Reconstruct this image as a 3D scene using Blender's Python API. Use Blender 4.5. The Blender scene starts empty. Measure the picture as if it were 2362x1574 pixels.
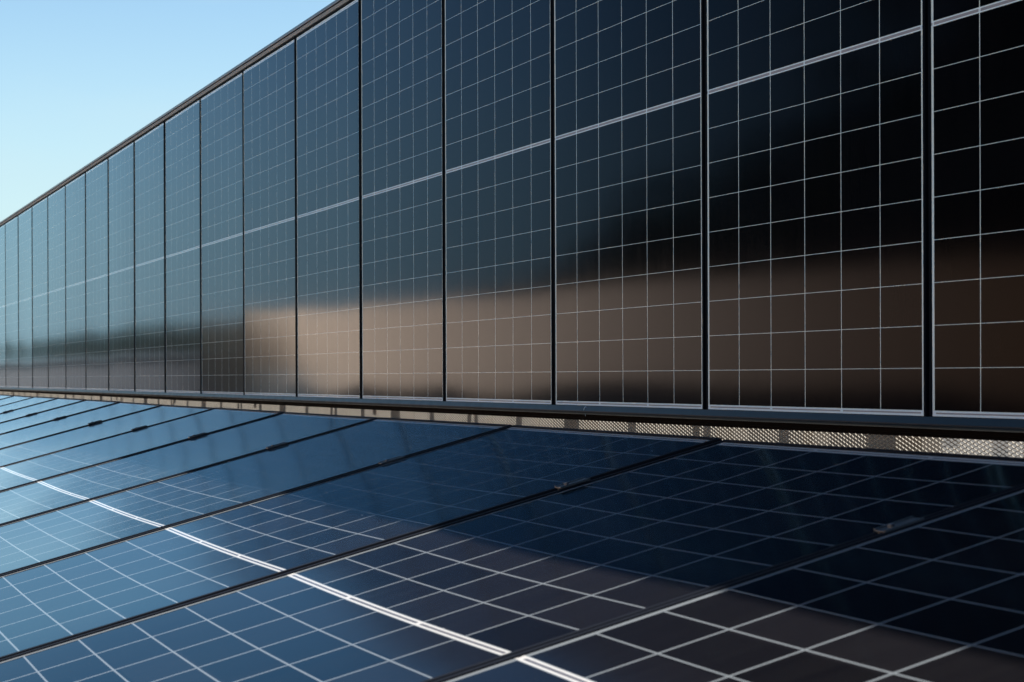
import bpy, math, random
from mathutils import Vector, Matrix

R = math.radians
scene = bpy.context.scene
random.seed(7)

# ------------------------------------------------------------------ camera
ANG = 0.3457                                  # angle between the view and the panel rows
cam_data = bpy.data.cameras.new('camera')
cam = bpy.data.objects.new('camera', cam_data)
scene.collection.objects.link(cam)
scene.camera = cam
CAM = Vector((0.0, -2.4205, 0.0897))
cam_data.sensor_width = 36.0
cam_data.lens = 4803.27 / 2362 * 36.0
cam_data.shift_y = 82.9 / 2362
cam_data.clip_start = 0.05
cam_data.clip_end = 3000.0
fwd = Vector((-math.cos(ANG), math.sin(ANG), 0.0))
rgt = Vector((math.sin(ANG), math.cos(ANG), 0.0))
up = Vector((0, 0, 1))
roll = -0.0036
r2 = rgt * math.cos(roll) + up * math.sin(roll)
u2 = -rgt * math.sin(roll) + up * math.cos(roll)
m = Matrix((r2, u2, -fwd)).transposed().to_4x4()
m.translation = CAM
cam.matrix_world = m
cam_data.dof.use_dof = True
cam_data.dof.focus_distance = 6.5
cam_data.dof.aperture_fstop = 16.0

# ------------------------------------------------------------------ sky, sun, exposure
sun_dir = Vector((0.12, 0.5527, 0.832)).normalized()
elev = math.asin(sun_dir.z)
world = bpy.data.worlds.new('World')
scene.world = world
world.use_nodes = True
wn = world.node_tree
bg = wn.nodes['Background']
sky = wn.nodes.new('ShaderNodeTexSky')
sky.sky_type = 'NISHITA'
sky.sun_disc = False
sky.sun_elevation = elev
sky.sun_rotation = math.atan2(sun_dir.x, sun_dir.y)
sky.altitude = 100
sky.air_density = 1.0
sky.dust_density = 0.15
sky.ozone_density = 1.9
# very thin cirrus, a few per cent brighter than the sky
tc = wn.nodes.new('ShaderNodeTexCoord')
mpw = wn.nodes.new('ShaderNodeMapping')
mpw.inputs['Rotation'].default_value = (0, 0, R(20))
mpw.inputs['Scale'].default_value = (2.0, 5.0, 16.0)
cn = wn.nodes.new('ShaderNodeTexNoise')
cn.inputs['Scale'].default_value = 1.6
cn.inputs['Detail'].default_value = 6
cr = wn.nodes.new('ShaderNodeMapRange')
cr.inputs[1].default_value = 0.50
cr.inputs[2].default_value = 0.85
cr.inputs[4].default_value = 0.35
mixw = wn.nodes.new('ShaderNodeMix')
mixw.data_type = 'RGBA'
mixw.inputs[7].default_value = (4.2, 5.0, 5.6, 1)
wn.links.new(tc.outputs['Generated'], mpw.inputs[0])
wn.links.new(mpw.outputs[0], cn.inputs['Vector'])
wn.links.new(cn.outputs[0], cr.inputs[0])
wn.links.new(cr.outputs[0], mixw.inputs[0])
# pale blue haze low over the horizon
sz = wn.nodes.new('ShaderNodeSeparateXYZ')
wn.links.new(tc.outputs['Generated'], sz.inputs[0])
hr = wn.nodes.new('ShaderNodeMapRange')
hr.interpolation_type = 'SMOOTHSTEP'
hr.inputs[1].default_value = 0.0
hr.inputs[2].default_value = 0.20
hr.inputs[3].default_value = 0.85
hr.inputs[4].default_value = 0.0
wn.links.new(sz.outputs[2], hr.inputs[0])
mixh = wn.nodes.new('ShaderNodeMix')
mixh.data_type = 'RGBA'
mixh.inputs[7].default_value = (4.3, 5.0, 5.4, 1)
wn.links.new(hr.outputs[0], mixh.inputs[0])
wn.links.new(sky.outputs[0], mixh.inputs[6])
wn.links.new(mixh.outputs[2], mixw.inputs[6])
tint = wn.nodes.new('ShaderNodeMix')
tint.data_type = 'RGBA'
tint.blend_type = 'MULTIPLY'
tint.inputs[0].default_value = 1.0
tint.inputs[7].default_value = (0.76, 0.85, 0.83, 1)
wn.links.new(mixw.outputs[2], tint.inputs[6])
wn.links.new(tint.outputs[2], bg.inputs[0])
bg.inputs[1].default_value = 0.06
sl = bpy.data.lights.new('sun', 'SUN')
sl.energy = 5.0
sl.angle = R(0.53)
sl.color = (1.0, 0.93, 0.83)
so = bpy.data.objects.new('sun', sl)
scene.collection.objects.link(so)
so.rotation_euler = sun_dir.to_track_quat('Z', 'Y').to_euler()
vs = scene.view_settings
vs.view_transform = 'Standard'
vs.look = 'None'
vs.exposure = 1.7
vs.gamma = 1.0
vs.use_curve_mapping = False

# ------------------------------------------------------------------ helpers
COL = scene.collection


class MB:
    """collects faces and links them as one mesh object"""
    def __init__(self):
        self.v = []
        self.f = []

    def box(self, x0, x1, y0, y1, z0, z1):
        b = len(self.v)
        self.v += [(x0, y0, z0), (x1, y0, z0), (x1, y1, z0), (x0, y1, z0),
                   (x0, y0, z1), (x1, y0, z1), (x1, y1, z1), (x0, y1, z1)]
        self.f += [(b, b+3, b+2, b+1), (b+4, b+5, b+6, b+7), (b, b+1, b+5, b+4),
                   (b+1, b+2, b+6, b+5), (b+2, b+3, b+7, b+6), (b+3, b, b+4, b+7)]
        return self

    def prism(self, prof, x0, x1):
        """closed (y,z) profile, counter-clockwise seen from +X, swept along X"""
        b = len(self.v)
        n = len(prof)
        self.v += [(x0, y, z) for y, z in prof] + [(x1, y, z) for y, z in prof]
        for i in range(n):
            j = (i + 1) % n
            self.f.append((b+i, b+j, b+n+j, b+n+i))
        self.f.append(tuple(b+i for i in range(n))[::-1])
        self.f.append(tuple(b+n+i for i in range(n)))
        return self

    def cyl(self, p0, p1, r0, r1=None, n=10):
        r1 = r0 if r1 is None else r1
        p0, p1 = Vector(p0), Vector(p1)
        d = (p1 - p0).normalized()
        a = d.orthogonal().normalized()
        c = d.cross(a)
        b = len(self.v)
        for p, r in ((p0, r0), (p1, r1)):
            for i in range(n):
                t = 2*math.pi*i/n
                self.v.append(tuple(p + a*r*math.cos(t) + c*r*math.sin(t)))
        for i in range(n):
            j = (i+1) % n
            self.f.append((b+i, b+j, b+n+j, b+n+i))
        self.f.append(tuple(b+i for i in range(n))[::-1])
        self.f.append(tuple(b+n+i for i in range(n)))
        return self

    def build(self, name, mat, parent=None, smooth=False, bevel=0.0, loc=None, rot=None):
        me = bpy.data.meshes.new(name)
        me.from_pydata(self.v, [], self.f)
        me.materials.append(mat)
        if smooth:
            for p in me.polygons:
                p.use_smooth = True
        me.update()
        o = bpy.data.objects.new(name, me)
        COL.objects.link(o)
        if parent:
            o.parent = parent
        if loc:
            o.location = loc
        if rot:
            o.rotation_euler = rot
        if bevel > 0:
            md = o.modifiers.new('bevel', 'BEVEL')
            md.width = bevel
            md.segments = 2
            md.limit_method = 'ANGLE'
        return o


def thing(name, label, cat, loc=(0, 0, 0), rot=(0, 0, 0), group=None):
    o = bpy.data.objects.new(name, None)
    COL.objects.link(o)
    o.location = loc
    o.rotation_euler = rot
    o.empty_display_size = 0.1
    return tag(o, label, cat, group)


def tag(o, label, cat, group=None):
    o['label'] = label
    o['category'] = cat
    if group:
        o['group'] = group
    return o


def struct(o, kind='structure'):
    o['kind'] = kind
    return o


def copy_tree(o, parent=None):
    c = o.copy()
    COL.objects.link(c)
    if parent:
        c.parent = parent
    for ch in list(o.children):
        copy_tree(ch, c)
    return c


# ------------------------------------------------------------------ materials
class NT:
    def __init__(self, name):
        self.m = bpy.data.materials.new(name)
        self.m.use_nodes = True
        self.t = self.m.node_tree
        self.b = self.t.nodes['Principled BSDF']

    def n(self, typ, **kw):
        nd = self.t.nodes.new(typ)
        for k, v in kw.items():
            setattr(nd, k, v)
        return nd

    def put(self, sock, v):
        if isinstance(v, (int, float)):
            sock.default_value = v
        elif isinstance(v, (tuple, list)):
            sock.default_value = tuple(v) + ((1,) if len(v) == 3 and sock.type == 'RGBA' else ())
        else:
            self.t.links.new(v, sock)

    def M(self, op, a, b=None, c=None):
        nd = self.n('ShaderNodeMath', operation=op)
        self.put(nd.inputs[0], a)
        if b is not None:
            self.put(nd.inputs[1], b)
        if c is not None:
            self.put(nd.inputs[2], c)
        return nd.outputs[0]

    def mix(self, f, a, b):
        nd = self.n('ShaderNodeMix', data_type='RGBA')
        self.put(nd.inputs[0], f)
        self.put(nd.inputs[6], a)
        self.put(nd.inputs[7], b)
        return nd.outputs[2]

    def noise(self, scale, detail=3, vec=None, rough=0.5):
        nd = self.n('ShaderNodeTexNoise')
        nd.inputs['Scale'].default_value = scale
        nd.inputs['Detail'].default_value = detail
        nd.inputs['Roughness'].default_value = rough
        if vec is not None:
            self.t.links.new(vec, nd.inputs['Vector'])
        return nd.outputs[0]

    def ramp(self, f, a, b):
        """smooth step of f between a and b"""
        nd = self.n('ShaderNodeMapRange')
        self.put(nd.inputs[0], f)
        nd.inputs[1].default_value = a
        nd.inputs[2].default_value = b
        return nd.outputs[0]

    def n_out(self):
        return self.t.nodes['Material Output']

    def obj(self):
        return self.n('ShaderNodeTexCoord').outputs['Object']

    def band(self, x, c, half):
        """1 inside |x-c|<half"""
        return self.M('LESS_THAN', self.M('ABSOLUTE', self.M('SUBTRACT', x, c)), half)


def plain(name, col, rough=0.5, metal=0.0, ior=1.5, var=0.15, scale=8.0, bump=0.0, bscale=60.0):
    t = NT(name)
    o = t.obj()
    nz = t.noise(scale, 4, o)
    c = t.mix(nz, tuple(x*(1-var) for x in col), tuple(min(1, x*(1+var)) for x in col))
    t.put(t.b.inputs['Base Color'], c)
    t.put(t.b.inputs['Roughness'], t.M('MULTIPLY_ADD', nz, 0.2, rough - 0.1))
    t.b.inputs['Metallic'].default_value = metal
    t.b.inputs['IOR'].default_value = ior
    if bump > 0:
        bp = t.n('ShaderNodeBump')
        bp.inputs['Strength'].default_value = bump
        bp.inputs['Distance'].default_value = 0.01
        t.put(bp.inputs['Height'], t.noise(bscale, 3, o))
        t.put(t.b.inputs['Normal'], bp.outputs[0])
    return t.m


# laminate dimensions (visible glass)
SW, SH = 1.120, 1.722                            # upright row
LW, LH = 1.119, 1.702                            # sloping row


def glass_material(name, grid_col, gx, gy, bus_col, ribbon_col, cell_col, ior, rough, dust, speck, seg_mid, lamw, lamh,
                   EDGE, MID, MARG):
    """solar laminate: 6 x (9 + 9) half cells behind glass, white gaps and bus strips"""
    t = NT(name)
    o = t.obj()
    sp = t.n('ShaderNodeSeparateXYZ')
    t.put(sp.inputs[0], o)
    x, y = sp.outputs[0], sp.outputs[1]
    cp = (lamw - 2*EDGE) / 6                        # column pitch
    rp = (lamh - 2*MARG - MID) / 18                # row pitch
    u = t.M('ADD', x, lamw/2 - EDGE)                 # 0 at the first column
    uc = t.M('DIVIDE', u, cp)
    du = t.M('MULTIPLY', t.M('ABSOLUTE', t.M('SUBTRACT', uc, t.M('ROUND', uc))), cp)
    ucl = t.M('LESS_THAN', du, gx/2)
    outx = t.M('GREATER_THAN', t.M('ABSOLUTE', x), lamw/2 - EDGE)
    # fold the two halves onto each other: v = distance above the middle of the sheet
    yc = t.M('SUBTRACT', y, lamh/2)
    v = t.M('SUBTRACT', t.M('ABSOLUTE', yc), MID/2)
    vc = t.M('DIVIDE', v, rp)
    dvv = t.M('MULTIPLY', t.M('ABSOLUTE', t.M('SUBTRACT', vc, t.M('ROUND', vc))), rp)
    vcl = t.M('LESS_THAN', dvv, gy/2)
    midb = t.M('LESS_THAN', v, 0.0)
    endb = t.M('GREATER_THAN', v, 9*rp)
    grid = t.M('MAXIMUM', t.M('MAXIMUM', ucl, vcl), outx)
    bus = t.M('MAXIMUM', midb, endb)
    # per-cell tone
    cid = t.n('ShaderNodeCombineXYZ')
    t.put(cid.inputs[0], t.M('FLOOR', uc))
    t.put(cid.inputs[1], t.M('FLOOR', t.M('DIVIDE', yc, rp)))
    oi = t.n('ShaderNodeObjectInfo')
    t.put(cid.inputs[2], t.M('MULTIPLY', oi.outputs['Random'], 91.0))
    wnz = t.n('ShaderNodeTexWhiteNoise')
    t.put(wnz.inputs['Vector'], cid.outputs[0])
    cell = t.mix(wnz.outputs['Value'], tuple(c*0.6 for c in cell_col), tuple(c*1.45 for c in cell_col))
    # bus ribbons: two cells long, with breaks
    uh = t.M('DIVIDE', uc, 2.0 if seg_mid != 1 else 1.0)
    brk = t.M('GREATER_THAN', t.M('ABSOLUTE', t.M('SUBTRACT', uh, t.M('ROUND', uh))), 0.022)
    uh2 = t.M('DIVIDE', uc, 2.0)
    brk2 = t.M('GREATER_THAN', t.M('ABSOLUTE', t.M('SUBTRACT', uh2, t.M('ROUND', uh2))), 0.018)
    ym = t.M('ABSOLUTE', yc)
    if seg_mid == 1:
        rib_m = t.M('LESS_THAN', ym, 0.0033)
        thin = t.M('LESS_THAN', t.M('ABSOLUTE', t.M('SUBTRACT', ym, 0.0013)), 0.0003)
    else:
        rib_m = t.M('LESS_THAN', ym, 0.0025)
        thin = 0.0
    rib_e = t.M('MULTIPLY', t.band(v, 9*rp + MARG*0.45, 0.0017), brk2)
    rib = t.M('MAXIMUM', t.M('MULTIPLY', rib_m, brk), rib_e)
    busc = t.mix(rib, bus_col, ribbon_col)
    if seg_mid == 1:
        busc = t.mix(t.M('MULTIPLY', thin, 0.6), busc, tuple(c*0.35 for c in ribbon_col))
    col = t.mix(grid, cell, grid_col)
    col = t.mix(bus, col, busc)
    # dust film, streaks and specks
    mp = t.n('ShaderNodeMapping')
    mp.inputs['Scale'].default_value = (9, 1.4, 1)
    t.put(mp.inputs['Vector'], o)
    off = t.n('ShaderNodeCombineXYZ')
    t.put(off.inputs[0], t.M('MULTIPLY', oi.outputs['Random'], 37.0))
    t.put(mp.inputs['Location'], off.outputs[0])
    streak = t.noise(3.0, 5, mp.outputs[0], 0.6)
    film = t.ramp(streak, 0.35, 0.8)
    col = t.mix(t.M('MULTIPLY', film, dust), col, (0.32, 0.29, 0.25))
    mp2 = t.n('ShaderNodeMapping')
    t.put(mp2.inputs['Vector'], o)
    t.put(mp2.inputs['Location'], off.outputs[0])
    vo = t.n('ShaderNodeTexVoronoi')
    vo.inputs['Scale'].default_value = 16.0
    t.put(vo.inputs['Vector'], mp2.outputs[0])
    vr = t.n('ShaderNodeSeparateXYZ')
    t.put(vr.inputs[0], vo.outputs['Color'])
    dot = t.M('MULTIPLY', t.M('LESS_THAN', vo.outputs['Distance'],
                              t.M('MULTIPLY', vr.outputs[1], 0.028)),
              t.M('LESS_THAN', vr.outputs[0], speck))
    col = t.mix(t.M('MULTIPLY', dot, 0.5), col, (0.5, 0.47, 0.42))
    rr = t.M('MULTIPLY_ADD', film, 0.02, rough)
    rr = t.M('MAXIMUM', rr, t.M('MULTIPLY', dot, 0.6))
    # textured solar glass
    bp = t.n('ShaderNodeBump')
    bp.inputs['Strength'].default_value = 0.015
    bp.inputs['Distance'].default_value = 0.002
    t.put(bp.inputs['Height'], t.noise(14.0, 2, mp2.outputs[0]))
    # anti-reflection coated glass: reflectance climbs steeply towards grazing angles, blue a little sooner
    lw = t.n('ShaderNodeLayerWeight')
    lw.inputs['Blend'].default_value = 0.5
    t.put(lw.inputs['Normal'], bp.outputs[0])
    fc = lw.outputs['Facing']
    fr = t.n('ShaderNodeCombineColor')
    for i_, (pw, cf, f0) in enumerate(ior):
        t.put(fr.inputs[i_], t.M('MULTIPLY_ADD', t.M('POWER', fc, pw), cf, f0))
    gl = t.n('ShaderNodeBsdfGlossy')
    t.put(gl.inputs['Color'], fr.outputs[0])
    t.put(gl.inputs['Roughness'], rr)
    t.put(gl.inputs['Normal'], bp.outputs[0])
    df = t.n('ShaderNodeBsdfDiffuse')
    t.put(df.inputs['Color'], t.mix(t.M('POWER', fc, ior[1][0]), col, (0, 0, 0)))
    ad = t.n('ShaderNodeAddShader')
    t.put(ad.inputs[0], df.outputs[0])
    t.put(ad.inputs[1], gl.outputs[0])
    t.put(t.n_out().inputs['Surface'], ad.outputs[0])
    t.t.nodes.remove(t.b)
    return t.m


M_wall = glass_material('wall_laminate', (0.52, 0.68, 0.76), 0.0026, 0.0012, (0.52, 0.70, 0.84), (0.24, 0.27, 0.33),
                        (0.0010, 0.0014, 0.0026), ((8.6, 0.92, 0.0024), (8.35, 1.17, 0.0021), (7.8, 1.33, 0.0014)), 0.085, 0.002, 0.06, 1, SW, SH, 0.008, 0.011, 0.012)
M_low = glass_material('roof_laminate', (0.096, 0.108, 0.120), 0.0056, 0.0031, (0.29, 0.29, 0.29), (0.06, 0.06, 0.07),
                       (0.0037, 0.0035, 0.0044), ((17.5, 2.15, 0.0001), (13.4, 1.85, 0.0001), (12.0, 1.90, 0.0001)), 0.085, 0.005, 0.42, 2, LW, LH, 0.010, 0.013, 0.016)
M_frame = plain('black_anodised', (0.003, 0.005, 0.009), 0.5, 0.0, 1.03, 0.2, 30)
M_frame_low = plain('black_anodised_lower', (0.0075, 0.0085, 0.012), 0.45, 0.0, 1.06, 0.2, 30)
M_back = plain('backsheet', (0.60, 0.60, 0.60), 0.6)
M_jbox = plain('black_plastic', (0.02, 0.02, 0.02), 0.5)
M_clamp = plain('black_clamp', (0.018, 0.022, 0.028), 0.35, 0.0, 1.5, 0.2, 60)
M_bolt = plain('steel_bolt', (0.12, 0.13, 0.15), 0.45, 1.0, 1.5, 0.1, 90)
M_rail = plain('dark_steel_sky_tint', (0.0015, 0.010, 0.022), 0.35, 0.0, 1.2, 0.2, 14)  # blue of the mirrored sky put into the base colour
M_railb = plain('dark_bronze', (0.005, 0.004, 0.004), 0.6, 0.0, 1.04, 0.25, 10)
M_board = plain('grey_beige_board', (0.15, 0.18, 0.20), 0.65, 0.0, 1.5, 0.12, 3)
M_cap = plain('navy_cap_flashing', (0.008, 0.030, 0.080), 0.35, 0.0, 1.5, 0.15, 5)
M_mesh = plain('pale_expanded_metal', (0.26, 0.245, 0.22), 0.5, 0.0, 1.5, 0.12, 20)
M_post = plain('bronze_post', (0.060, 0.048, 0.038), 0.55, 0.0, 1.5, 0.2, 12)
M_alu = plain('aluminium', (0.55, 0.56, 0.57), 0.4, 1.0, 1.5, 0.1, 20)
M_tie = plain('pale_blue_plastic', (0.40, 0.52, 0.62), 0.4)
M_plaster = plain('terracotta_roofing', (0.95, 0.55, 0.34), 0.9, 0.0, 1.5, 0.10, 0.6)
M_plinth = plain('dark_plinth', (0.035, 0.033, 0.034), 0.8, 0.0, 1.5, 0.2, 0.8)
M_roofg = plain('grey_roof_edge', (0.20, 0.20, 0.20), 0.7)
M_win = plain('window_glass', (0.02, 0.025, 0.03), 0.08, 0.0, 1.5, 0.1)
M_brown = plain('brown_brick', (0.12, 0.095, 0.088), 0.85, 0.0, 1.5, 0.2, 2)
M_bark = plain('bark', (0.07, 0.05, 0.035), 0.9, 0.0, 1.5, 0.3, 6)
M_unit = plain('white_sheet_metal', (0.20, 0.21, 0.22), 0.45, 0.0, 1.5, 0.06, 3)
M_grille = plain('grille_dark', (0.05, 0.05, 0.05), 0.6)
M_crate = plain('ochre_plastic', (0.45, 0.27, 0.08), 0.6, 0.0, 1.5, 0.15, 5)


def leaf_mat():
    t = NT('leaves')
    o = t.obj()
    c = t.mix(t.noise(2.0, 3, o), (0.022, 0.036, 0.026), (0.048, 0.068, 0.044))
    t.put(t.b.inputs['Base Color'], c)
    t.b.inputs['Roughness'].default_value = 0.7
    return t.m


M_leaf = leaf_mat()


def ground_mat():
    t = NT('gravel_ground')
    o = t.obj()
    n1 = t.noise(0.35, 5, o, 0.6)
    n2 = t.noise(40.0, 4, o, 0.7)
    c = t.mix(n1, (0.125, 0.115, 0.10), (0.18, 0.165, 0.145))
    c = t.mix(t.M('MULTIPLY', n2, 0.35), c, (0.18, 0.16, 0.14))
    t.put(t.b.inputs['Base Color'], c)
    t.b.inputs['Roughness'].default_value = 0.9
    bp = t.n('ShaderNodeBump')
    bp.inputs['Strength'].default_value = 0.5
    bp.inputs['Distance'].default_value = 0.02
    t.put(bp.inputs['Height'], n2)
    t.put(t.b.inputs['Normal'], bp.outputs[0])
    return t.m


M_ground = ground_mat()

# ------------------------------------------------------------------ ground
GZ = -0.95
g = MB()
g.v = [(-1500, -1500, GZ), (1500, -1500, GZ), (1500, 1500, GZ), (-1500, 1500, GZ)]
g.f = [(0, 1, 2, 3)]
struct(g.build('ground', M_ground))

# ------------------------------------------------------------------ layout of the two rows
P = 1.154
X0 = -4.0101                                    # joint 0 of the upright row
LX, LY, LZ, AL = -2.3663, -0.7342, -0.0262, 0.2565
ORD = ['zeroth', 'first', 'second', 'third', 'fourth', 'fifth', 'sixth', 'seventh', 'eighth', 'ninth', 'tenth',
       'eleventh', 'twelfth', 'thirteenth', 'fourteenth', 'fifteenth', 'sixteenth', 'seventeenth', 'eighteenth',
       'nineteenth', 'twentieth'] + ['twenty-' + o_ for o_ in
       ('first', 'second', 'third', 'fourth', 'fifth', 'sixth', 'seventh', 'eighth', 'ninth')]


def sheet(w, h, sag, name, mat, parent, nx=20, ny=30, bow_top=0.0):
    """glass laminate with a slight sag, origin at the middle of its bottom edge"""
    b = MB()
    for j in range(ny + 1):
        for i in range(nx + 1):
            a, c = i/nx, j/ny
            s = sag * math.sin(math.pi*a) * math.sin(math.pi*c)**0.55 if 0 < c < 1 else 0.0
            b.v.append(((a - .5)*w, c*h, -s))
    for j in range(ny):
        for i in range(nx):
            k = j*(nx+1) + i
            b.f.append((k, k+1, k+nx+2, k+nx+1))
    return b.build(name, mat, parent, smooth=True)


def frame_mb(w, h, lip, depth, rise):
    """module frame round a w x h glass opening that starts at y=0; lip stands rise above the glass"""
    b = MB()
    x = w/2
    # long sides full length, short sides between them
    for s in (-1, 1):
        xa, xb = sorted((s*x, s*(x+lip)))
        b.box(xa, xb, -lip, h+lip, -depth, rise)
        xa, xb = sorted((s*(x-0.020), s*(x-0.0005)))
        b.box(xa, xb, 0.0, h, -depth, -depth+0.002)
    b.box(-x, x, -lip, 0, -depth, rise)
    b.box(-x, x, h, h+lip, -depth, rise)
    return b


def make_panel(name, cat, w, h, lip, depth, rise, sag, mat, fmat):
    t = thing(name, 'x', cat)
    frame_mb(w, h, lip, depth, rise).build('frame', fmat, t, bevel=0.0007)
    sheet(w, h, sag, 'cell_sheet', mat, t)
    b = MB()
    b.v = [(-w/2, 0, -.012), (w/2, 0, -.012), (w/2, h, -.012), (-w/2, h, -.012)]
    b.f = [(0, 3, 2, 1)]
    b.build('backsheet', M_back, t)
    b = MB()
    b.box(-.04, .04, h/2-.03, h/2+.03, -.029, -.0125)
    b.build('junction_box', M_jbox, t)
    return t


def distribute(proto, variants, ks, place, labeler):
    first = True
    rnd = random.Random(3)
    for k in ks:
        o = proto if first else copy_tree(proto)
        first = False
        place(o, k)
        lab, grp = labeler(k)
        o['label'] = lab
        o['group'] = grp
        for ch in o.children:
            if ch.name.split('.')[0] == 'cell_sheet' and variants:
                ch.data = variants[rnd.randrange(len(variants))]


# upright row -------------------------------------------------------
WLIP, WDEPTH = 0.010, 0.035
wp = make_panel('solar_panel', 'solar panel', SW, SH, WLIP, WDEPTH, 0.0025, 0.0012, M_wall, M_frame)
wv = []
for s in (0.0012, 0.0002, -0.0010, 0.0008, 0.0018):
    o = sheet(SW, SH, s, 'cell_sheet', M_wall, None)
    wv.append(o.data)
    bpy.data.objects.remove(o)
rw = random.Random(11)


def place_wall(o, k):
    o.location = (X0 - k*P - P/2, 0, 0)
    o.rotation_euler = (R(90) + rw.uniform(-1, 1)*0.0006, 0, rw.uniform(-1, 1)*0.0026)


def lab_wall(k):
    n = k + 2                       # 1 = the cut-off panel at the right edge
    if n < 1:
        return 'upright black solar panel of the wall row, outside the picture to the right', 'wall panels outside the picture'
    if n > 18:
        return 'upright black solar panel of the wall row, outside the picture to the left', 'wall panels outside the picture'
    what = {1: 'nearly black upright wall panel cut off by the right edge of the photo',
            2: 'nearly black upright wall panel, second from the right edge',
            18: 'thin bluish sliver of an upright wall panel cut off by the left edge'}
    if n in what:
        return what[n], 'upright solar panels of the wall row'
    look = ('dark upright wall panel with brown reflection' if n < 8 else
            'blue-grey upright wall panel' if n < 13 else
            'narrow pale blue upright wall panel')
    return '%s, %s panel from the right edge' % (look, ORD[n]), 'upright solar panels of the wall row'


distribute(wp, wv, range(-3, 30), place_wall, lab_wall)

# lower sloping row --------------------------------------------------
LLIP, LDEPTH = 0.010, 0.030
lp = make_panel('solar_panel', 'solar panel', LW, LH, LLIP, LDEPTH, 0.0030, 0.0034, M_low, M_frame_low)
lv = []
for s in (0.0034, 0.0042, 0.0028, 0.0038):
    o = sheet(LW, LH, s, 'cell_sheet', M_low, None)
    lv.append(o.data)
    bpy.data.objects.remove(o)
dn = Vector((0, -math.cos(AL), -math.sin(AL)))
nrm = Vector((0, -math.sin(AL), math.cos(AL)))
TOP = Vector((LX, LY, LZ))
rl = random.Random(5)


def low_pt(k, s, lift=0.0):
    return TOP + Vector((-k*P, 0, 0)) + dn*s + nrm*lift


def place_low(o, k):
    o.location = low_pt(k + 0.5, LLIP + LH, -0.0030)
    o.rotation_euler = (AL + rl.uniform(-1, 1)*0.001, rl.uniform(-1, 1)*0.0015, 0)


def lab_low(k):
    n = k + 2
    if n < 1:
        return 'sloping solar panel of the lower row, outside the picture to the right', 'lower panels outside the picture'
    if n > 14:
        return 'sloping solar panel of the lower row, outside the picture to the left', 'lower panels outside the picture'
    if n == 1:
        return 'sloping black panel filling the lower right corner, nearest the camera', 'sloping solar panels of the lower row'
    if n == 2:
        return 'large sloping panel crossing the bottom of the photo beside the corner panel', 'sloping solar panels of the lower row'
    look = ('sloping panel, blue at left and black in shade' if n < 6 else
            'pale blue sloping panel of the lower row')
    return '%s, %s from the lower right corner' % (look, ORD[n]), 'sloping solar panels of the lower row'


distribute(lp, lv, range(-3, 23), place_low, lab_low)

# clamps on the joints of the lower row ------------------------------
ct = thing('panel_clamp', 'x', 'clamp')
b = MB()
b.box(-0.0150, 0.0150, -0.030, 0.030, 0.0002, 0.0026)
b.box(-0.0060, 0.0060, -0.030, 0.030, -0.028, 0.0002)
b.build('clamp_body', M_clamp, ct, bevel=0.0006)
for sx in (-1, 1):
    xa, xb = sorted((sx*0.0122, sx*0.0150))
    MB().box(xa, xb, -0.030, 0.030, 0.0026, 0.0042).build('clamp_rib', M_clamp, ct, bevel=0.0005)
b = MB()
b.cyl((0, -0.012, 0.0026), (0, -0.012, 0.0062), 0.0052, n=6)
b.cyl((0, -0.012, 0.0062), (0, -0.012, 0.0068), 0.0036, n=12)
b.build('bolt', M_bolt, ct)
first = True
for k in range(0, 12):
    o = ct if first else copy_tree(ct)
    first = False
    o.location = low_pt(k, 0.312, 0.0)
    o.rotation_euler = (AL, 0, 0)
    o['group'] = 'clamps along the joints of the lower row'
    o['label'] = 'small black clamp on a lower joint, %s clamp from the right' % ORD[k+1]

# frame that carries the lower row
mf = thing('mounting_frame', 'aluminium frame of rails and short legs under the sloping panels', 'mounting frame',
           (0, 0, GZ))
for s in (0.312, 1.41):
    p = low_pt(0, s, -0.0335) - Vector((0, 0, GZ))
    MB().box(-27, 4.5, -0.02, 0.02, -0.045, -0.0005).build('rail', M_alu, mf, loc=p, rot=(AL, 0, 0))
    for k in range(-2, 24, 3):
        q = low_pt(k + .25, s, -0.0785)
        h = q.z - GZ - 0.004
        MB().box(-.02, .02, -.02, .02, -h, -0.012).box(-.06, .06, -.06, .06, -h-.002, -h+.006).build(
            'leg', M_alu, mf, loc=q - Vector((0, 0, GZ)))

# ------------------------------------------------------------------ bottom rail under the upright row
XA, XB = X0 - 30*P, X0 + 3*P
t = thing('bottom_rail', 'dark metal rail tinted with sky reflection, running under the upright panels above the mesh', 'rail')
# smooth curved fascia: flush at the top and rolling back underneath
prof = [(-0.0032, -0.0012), (-0.0045, -0.0015), (-0.0125, -0.0170)]
for i in range(1, 8):
    a = i/7*math.pi/2
    prof.append((-0.0125 + 0.0085*(1-math.cos(a)), -0.0170 - 0.0110*math.sin(a)))
prof += [(0.045, -0.0280), (0.045, -0.0106), (-0.0032, -0.0106)]
MB().prism(prof, XA, XB).build('fascia', M_rail, t, smooth=False)
b = MB().prism([(0.045, -0.0285), (0.0055, -0.0285), (0.0055, -0.0385), (0.0085, -0.0395), (0.045, -0.0395)], XA, XB)
b.build('lower_lip', M_railb, t)
b = MB().box(XA, XB, 0.010, 0.045, -0.0470, -0.0400)
b.build('drip_edge', M_railb, t)

# cable tie end sticking out of the rail
cx = -6.02
b = MB()
pts = [(0.0, -0.004, -0.006), (-0.003, -0.010, -0.004), (-0.007, -0.012, -0.010), (-0.011, -0.011, -0.017),
       (-0.008, -0.009, -0.021), (-0.0065, -0.008, -0.027), (-0.0060, -0.007, -0.033)]
for a, c in zip(pts, pts[1:]):
    b.cyl(a, c, 0.0007, n=6)
o = b.build('cable_tie', M_tie, None, smooth=True, loc=(cx, 0, 0))
tag(o, 'tiny pale cable tie tail sticking out of the dark rail above the mesh', 'cable tie')

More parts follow.
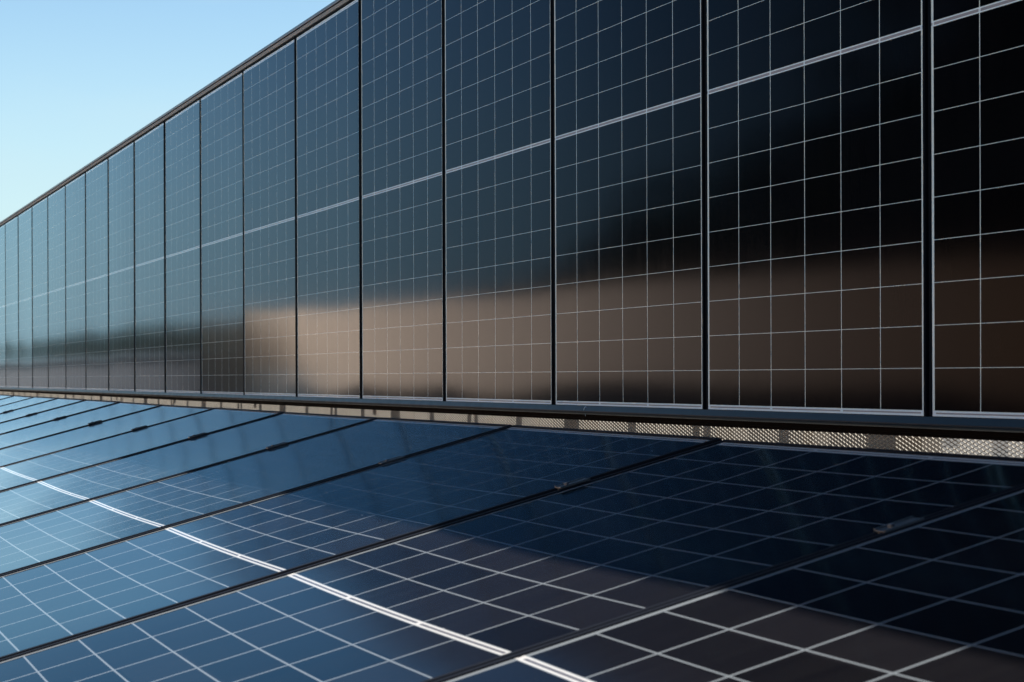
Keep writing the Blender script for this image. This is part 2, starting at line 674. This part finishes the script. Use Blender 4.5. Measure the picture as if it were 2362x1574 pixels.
# ------------------------------------------------------------------ coping along the top
TZ = SH + WLIP
assert abs(TZ - 1.732) < 1e-6
seams = [-3, 0.5, 6.5, 12.5, 18.5, 24.5, 30]
names = ['outside the picture at the right end', 'over the nearest panels, running up out of the photo',
         'in the middle of the sloping skyline, left of the seam', 'far along the skyline at the left edge',
         'outside the picture to the left', 'outside the picture at the far left end']
for i in range(6):
    xb, xa = X0 - seams[i]*P - 0.0015, X0 - seams[i+1]*P + 0.0015
    o = thing('coping', 'grey and navy coping section ' + names[i], 'coping',
              group='coping sections along the top of the wall row')
    MB().box(xa, xb, 0.004, 0.045, TZ + 0.0015, TZ + 0.0045).build('shadow_gap', M_railb, o)
    MB().box(xa, xb, -0.004, 0.045, TZ + 0.0048, TZ + 0.0235).build('face_board', M_board, o, bevel=0.001)
    MB().box(xa, xb, 0.003, 0.045, TZ + 0.0238, TZ + 0.0275).build('shadow_gap', M_railb, o)
    MB().box(xa, xb, -0.008, 0.050, TZ + 0.0278, TZ + 0.0425).build('cap_flashing', M_cap, o, bevel=0.0015)

# ------------------------------------------------------------------ posts behind the wall
pm = None
PY = 0.12
cnt = {}
offs = [(0, 0.120, 0.0), (1, 0.048, 0.0), (2, 0.032, -0.038), (2, 0.032, 0.038), (3, 0.048, 0.0)]
cache = {}
XS = -4.30
for i in range(-2, 16):
    for q, w, dx in offs:
        x = XS - (i*4 + q)*0.50 + dx
        if x > -3.2 or x < -25:
            continue
        if w not in cache:
            b = MB().box(-w/2, w/2, 0, 0.05, GZ + 0.003, 1.60)
            o = b.build('post', M_post, bevel=0.001)
            cache[w] = o
        else:
            o = cache[w].copy()
            COL.objects.link(o)
        o.location = (x, PY, 0)
        kind = {0.120: 'broad brown post', 0.048: 'slim brown post', 0.032: 'thin paired brown post'}[w]
        cnt[w] = cnt.get(w, 0) + 1
        tag(o, '%s behind the mesh, %s of its kind from the right' % (kind, ORD[cnt[w]]), 'post',
            kind + 's behind the mesh')
# steel uprights that carry the wall row (hidden behind the panels)
wf = thing('wall_frame', 'steel uprights hidden behind the panels, carrying the wall row', 'wall frame', (X0, 0.07, GZ))
for k in range(-2, 30, 2):
    MB().box(-.03, .03, -0.022, 0.020, -GZ - 0.025, TZ - GZ).build('upright', M_alu, wf, loc=(-k*P, 0, 0))

b = MB().box(-24.0, -5.0, 0, 0.006, GZ + .003, -0.012)  # dark sheet added where only shade lies behind the mesh
o = b.build('added_shade_board', M_plinth, None, loc=(0, 0.55, 0))
tag(o, 'long dark board added as shade behind the mesh and the brown posts', 'board')

for k in range(-2, 30):  # strips added behind the panel joints to block light and keep gaps black
    MB().box(-.0069, .0069, 0.006, 0.012, -0.0085, TZ - 0.001).build('added_gap_blocker', M_railb, wf,
                                                                 loc=(-k*P, -0.07, -GZ))

# ------------------------------------------------------------------ expanded metal mesh screens
SWD, LWD = 0.0098, 0.0290
SCRW = LWD*43
ZT, ROWS = -0.030, 34
a = R(24)
wd = Vector((0, math.cos(a), math.sin(a))) * 0.0024
b = MB()
nc = 86
for j in range(-ROWS*2, 0):
    for i in range(nc):
        z0, z1 = ZT + j*SWD/2, ZT + (j+1)*SWD/2
        xa, xb = i*LWD/2, (i+1)*LWD/2
        if (i + j) % 2 == 0:
            p, q = Vector((xa, 0, z0)), Vector((xb, 0, z1))
        else:
            p, q = Vector((xa, 0, z1)), Vector((xb, 0, z0))
        mid_ = (p + q)/2
        lo, hi = (p, q) if p.z < q.z else (q, p)
        # slightly arched strand: flat knuckle at the top, steeper below
        c1 = lo.lerp(hi, 0.62) + Vector((0, 0, 0.0011))
        for s0, s1 in ((lo, c1), (c1, hi)):
            if s0.x > s1.x:
                s0, s1 = s1, s0
            d = (s1 - s0).normalized()
            n_ = d.cross(wd).normalized()
            if n_.z < 0:
                n_ = -n_
            th = n_*0.0006
            base = len(b.v)
            for e in (s0, s1):
                b.v += [tuple(e - wd/2 - th), tuple(e + wd/2 - th), tuple(e + wd/2 + th), tuple(e - wd/2 + th)]
            for r_ in range(4):
                s_ = (r_+1) % 4
                b.f.append((base+r_, base+s_, base+4+s_, base+4+r_))
ms = b.build('mesh_screen', M_mesh)
first = True
n = int((XB - XA)/SCRW)
XM = -3.14 + SCRW*0 # right end of the nearest visible sheet
for i in range(-1, 18):
    x = XM - (i+1)*(SCRW + 0.003)
    if x < XA:
        break
    o = ms if first else ms.copy()
    if not first:
        COL.objects.link(o)
    first = False
    o.location = (x, 0.060, 0)
    if i < 0 or i > 15:
        lb = 'sheet of expanded metal mesh under the wall row, outside the picture'
    else:
        lb = 'sheet of expanded metal mesh below the dark rail, %s sheet from the right edge' % ORD[i+1]
    tag(o, lb, 'mesh screen', 'mesh sheets under the wall row')

# ------------------------------------------------------------------ things behind the mesh
t = thing('cabinet', 'plain grey metal cabinet behind the mesh, left of the pale units', 'cabinet', (-6.9, 1.6, GZ))
MB().box(-.33, .33, 0, .4, 0.04, GZ*-1 + .02).build('casing', plain('grey_cabinet', (0.22, 0.21, 0.20), 0.5), t, bevel=.004)
MB().box(-.30, .30, .03, .37, 0.003, 0.038).build('plinth', M_grille, t)
MB().box(-.30, -.005, -.010, -.002, 0.10, .88).build('door', M_roofg, t)
MB().box(.005, .30, -.010, -.002, 0.10, .88).build('door', M_roofg, t)


def unit(x, y, w, d, top, label):
    t = thing('roof_unit', label, 'roof unit', (x, y, GZ), (0, 0, R(12)), 'pale units behind the mesh')
    h = top - GZ
    MB().box(-w/2, w/2, -d/2, d/2, 0.06, h).build('casing', M_unit, t, bevel=0.01)
    MB().box(-w*.36, w*.36, -d/2-.012, -d/2-.002, h*.2, h*.7).build('grille', M_grille, t)
    for sx in (-1, 1):
        MB().box(sx*w*.4-.04, sx*w*.4+.04, -d*.45, d*.45, 0.002, 0.058).build('foot', M_grille, t)
    return t


def ray_at(px, Dp):
    th = ANG + math.atan((px - 1181)/4803.27)
    return -Dp/math.tan(th)


unit(ray_at(2300, 10.4), 8.0, 1.3, 0.7, -0.42, 'long white metal unit behind the mesh at the right edge')
unit(ray_at(2168, 9.0), 6.6, 0.42, 0.5, -0.34, 'narrow white metal unit seen through the mesh left of the long one')
unit(ray_at(2046, 11.0), 8.6, 0.35, 0.4, -0.42, 'small white unit seen through the mesh, farthest left of the units')
b = MB().box(-.3, .3, -.25, .25, 0, 0.03)
for sx in (-1, 1):
    b.box(sx*.285-.015, sx*.285+.015, -.25, .25, 0.03, 0.36)
    b.box(-.27, .27, sx*.235-.015, sx*.235+.015, 0.03, 0.36)
o = b.build('storage_crate', M_crate, None, loc=(ray_at(2062, 8.6), 6.2, GZ + .002), rot=(0, 0, .3), bevel=.004)
tag(o, 'ochre crate glimpsed through the mesh below the small white unit', 'crate')
o = o.copy()
COL.objects.link(o)
o.location = (ray_at(2352, 8.6), 6.2, GZ + .002)
tag(o, 'ochre crate glimpsed through the mesh at the right edge', 'crate')

# ------------------------------------------------------------------ surroundings mirrored in the panels
BY = -10.0
bt = thing('long_building', 'long building, terracotta roof tilted sunward to brighten its beige band mirrored in the panels', 'building',
           (-53.0, BY, GZ), (0, 0, R(-9.0)))
bx0, bx1 = 3.0, 74.0
zt, zb = 1.74 - GZ, -0.08 - GZ
zt = 1.91 - GZ
MB().box(bx0, bx1, -3.6, 0.0, 0.002, zb - .002).build('wall', M_plinth, bt)
b = MB().prism([(0.10, zb), (-1.30, zt), (-3.0, zt), (-3.7, zb)], bx0 - .1, bx1 + .1)  # made-up slope, catches more sun to brighten the mirrored band
b.v = [(x - (6.0 if (x < 6 and abs(z - zt) < .01) else 0), y, z) for x, y, z in b.v]
b.build('roof', M_plaster, bt)

# low brown building farther along, and trees around it
bb = thing('brown_building', 'low brown building mirrored far away in the leftmost wall panels', 'building',
           (-110, -10.6, GZ), (0, 0, 0))
MB().box(-70, 42, -3, 0, 0.002, 1.85).build('wall', M_brown, bb)
MB().box(-70.2, 42.2, -3.2, .2, 1.852, 1.95).build('roof', M_roofg, bb)


def make_tree():
    t = thing('tree', 'x', 'tree')
    b = MB()
    b.cyl((0, 0, 0), (0.05, 0, 1.3), .13, .09)
    b.cyl((0.05, 0, 1.3), (-.05, .1, 2.6), .09, .03)
    for q in range(6):
        an = q*1.1
        b.cyl((0.03, 0, 1.0 + q*.2), (math.cos(an)*.9, math.sin(an)*.9, 1.8 + q*.2), .04, .012, 6)
    b.build('trunk', M_bark, t)
    b = MB()
    rr = random.Random(4)
    cl = []
    for _ in range(34):
        an, rad = rr.uniform(0, 6.28), rr.uniform(0, 1.25)
        z = rr.uniform(1.2, 3.3)
        rad *= math.sqrt(max(0.1, 1 - ((z - 2.1)/1.4)**2))
        cl.append((math.cos(an)*rad, math.sin(an)*rad, z, rr.uniform(.22, .42)))
    for cx_, cy_, cz_, cr in cl:
        for _ in range(85):
            d = Vector((rr.gauss(0, 1), rr.gauss(0, 1), rr.gauss(0, 1))).normalized()*cr*rr.uniform(.5, 1.05)
            p = Vector((cx_, cy_, cz_)) + d
            u_ = Vector((rr.gauss(0, 1), rr.gauss(0, 1), rr.gauss(0, 1))).normalized()*.07
            v_ = u_.orthogonal().normalized()*.045
            k = len(b.v)
            b.v += [tuple(p - u_), tuple(p + v_), tuple(p + u_), tuple(p - v_)]
            b.f.append((k, k+1, k+2, k+3))
    b.build('crown', M_leaf, t)
    return t


tr = make_tree()
first = True
spots = [(-57.6, -11.0, .82), (-60.2, -11.6, .88), (-63.0, -11.2, .80)]
spots += [(-86 - q*3.1 - (q % 3)*.7, -14.6 - (q % 2)*.8, .88 + .08*((q*7) % 3)) for q in range(12)]
spots += [(-132, -15, 1.0), (-142, -15.4, 1.05), (-156, -15, 1.0)]
spots += [(-74 + q*2.0, -21.0 - (q % 2)*1.6, min(1.0, .42 + .04*q) + .05*((q*5) % 3)) for q in range(26)]  # unseen wood added to darken the reflection above the beige band
spots += [(-57 + q*5.2, -29.0 - (q % 2)*3.0, 1.0) for q in range(13)]  # taller unseen trees added to hide bright sky from right-hand reflections
TL = ['rightmost, largest of three', 'middle one of three', 'leftmost of three']
for i, (x, y, s) in enumerate(spots):
    o = tr if first else copy_tree(tr)
    first = False
    o.location = (x, y, GZ)
    o.scale = (s*1.25, s*1.25, s)
    o.rotation_euler = (0, 0, i*1.7)
    o['label'] = ('small green tree beside the terracotta roofed building, %s' % TL[i] if i < 3 else
                  'tall green tree added behind the terracotta roofed building to darken the reflected sky' if i > 17 else
                  'small green tree of the far row behind the brown building')
    if i > 17:
        o.scale = (s*2.3, s*2.3, s*1.75)
    if i > 43:
        o.scale = (s*4.6, s*4.6, min(5.6, 2.6 + .6*(i - 44)))
        o['label'] = 'very tall dark tree added behind the right half of the long building to darken reflections'
    o['group'] = 'tall trees added behind the long building to darken reflections' if i > 17 else 'trees mirrored in the wall panels'
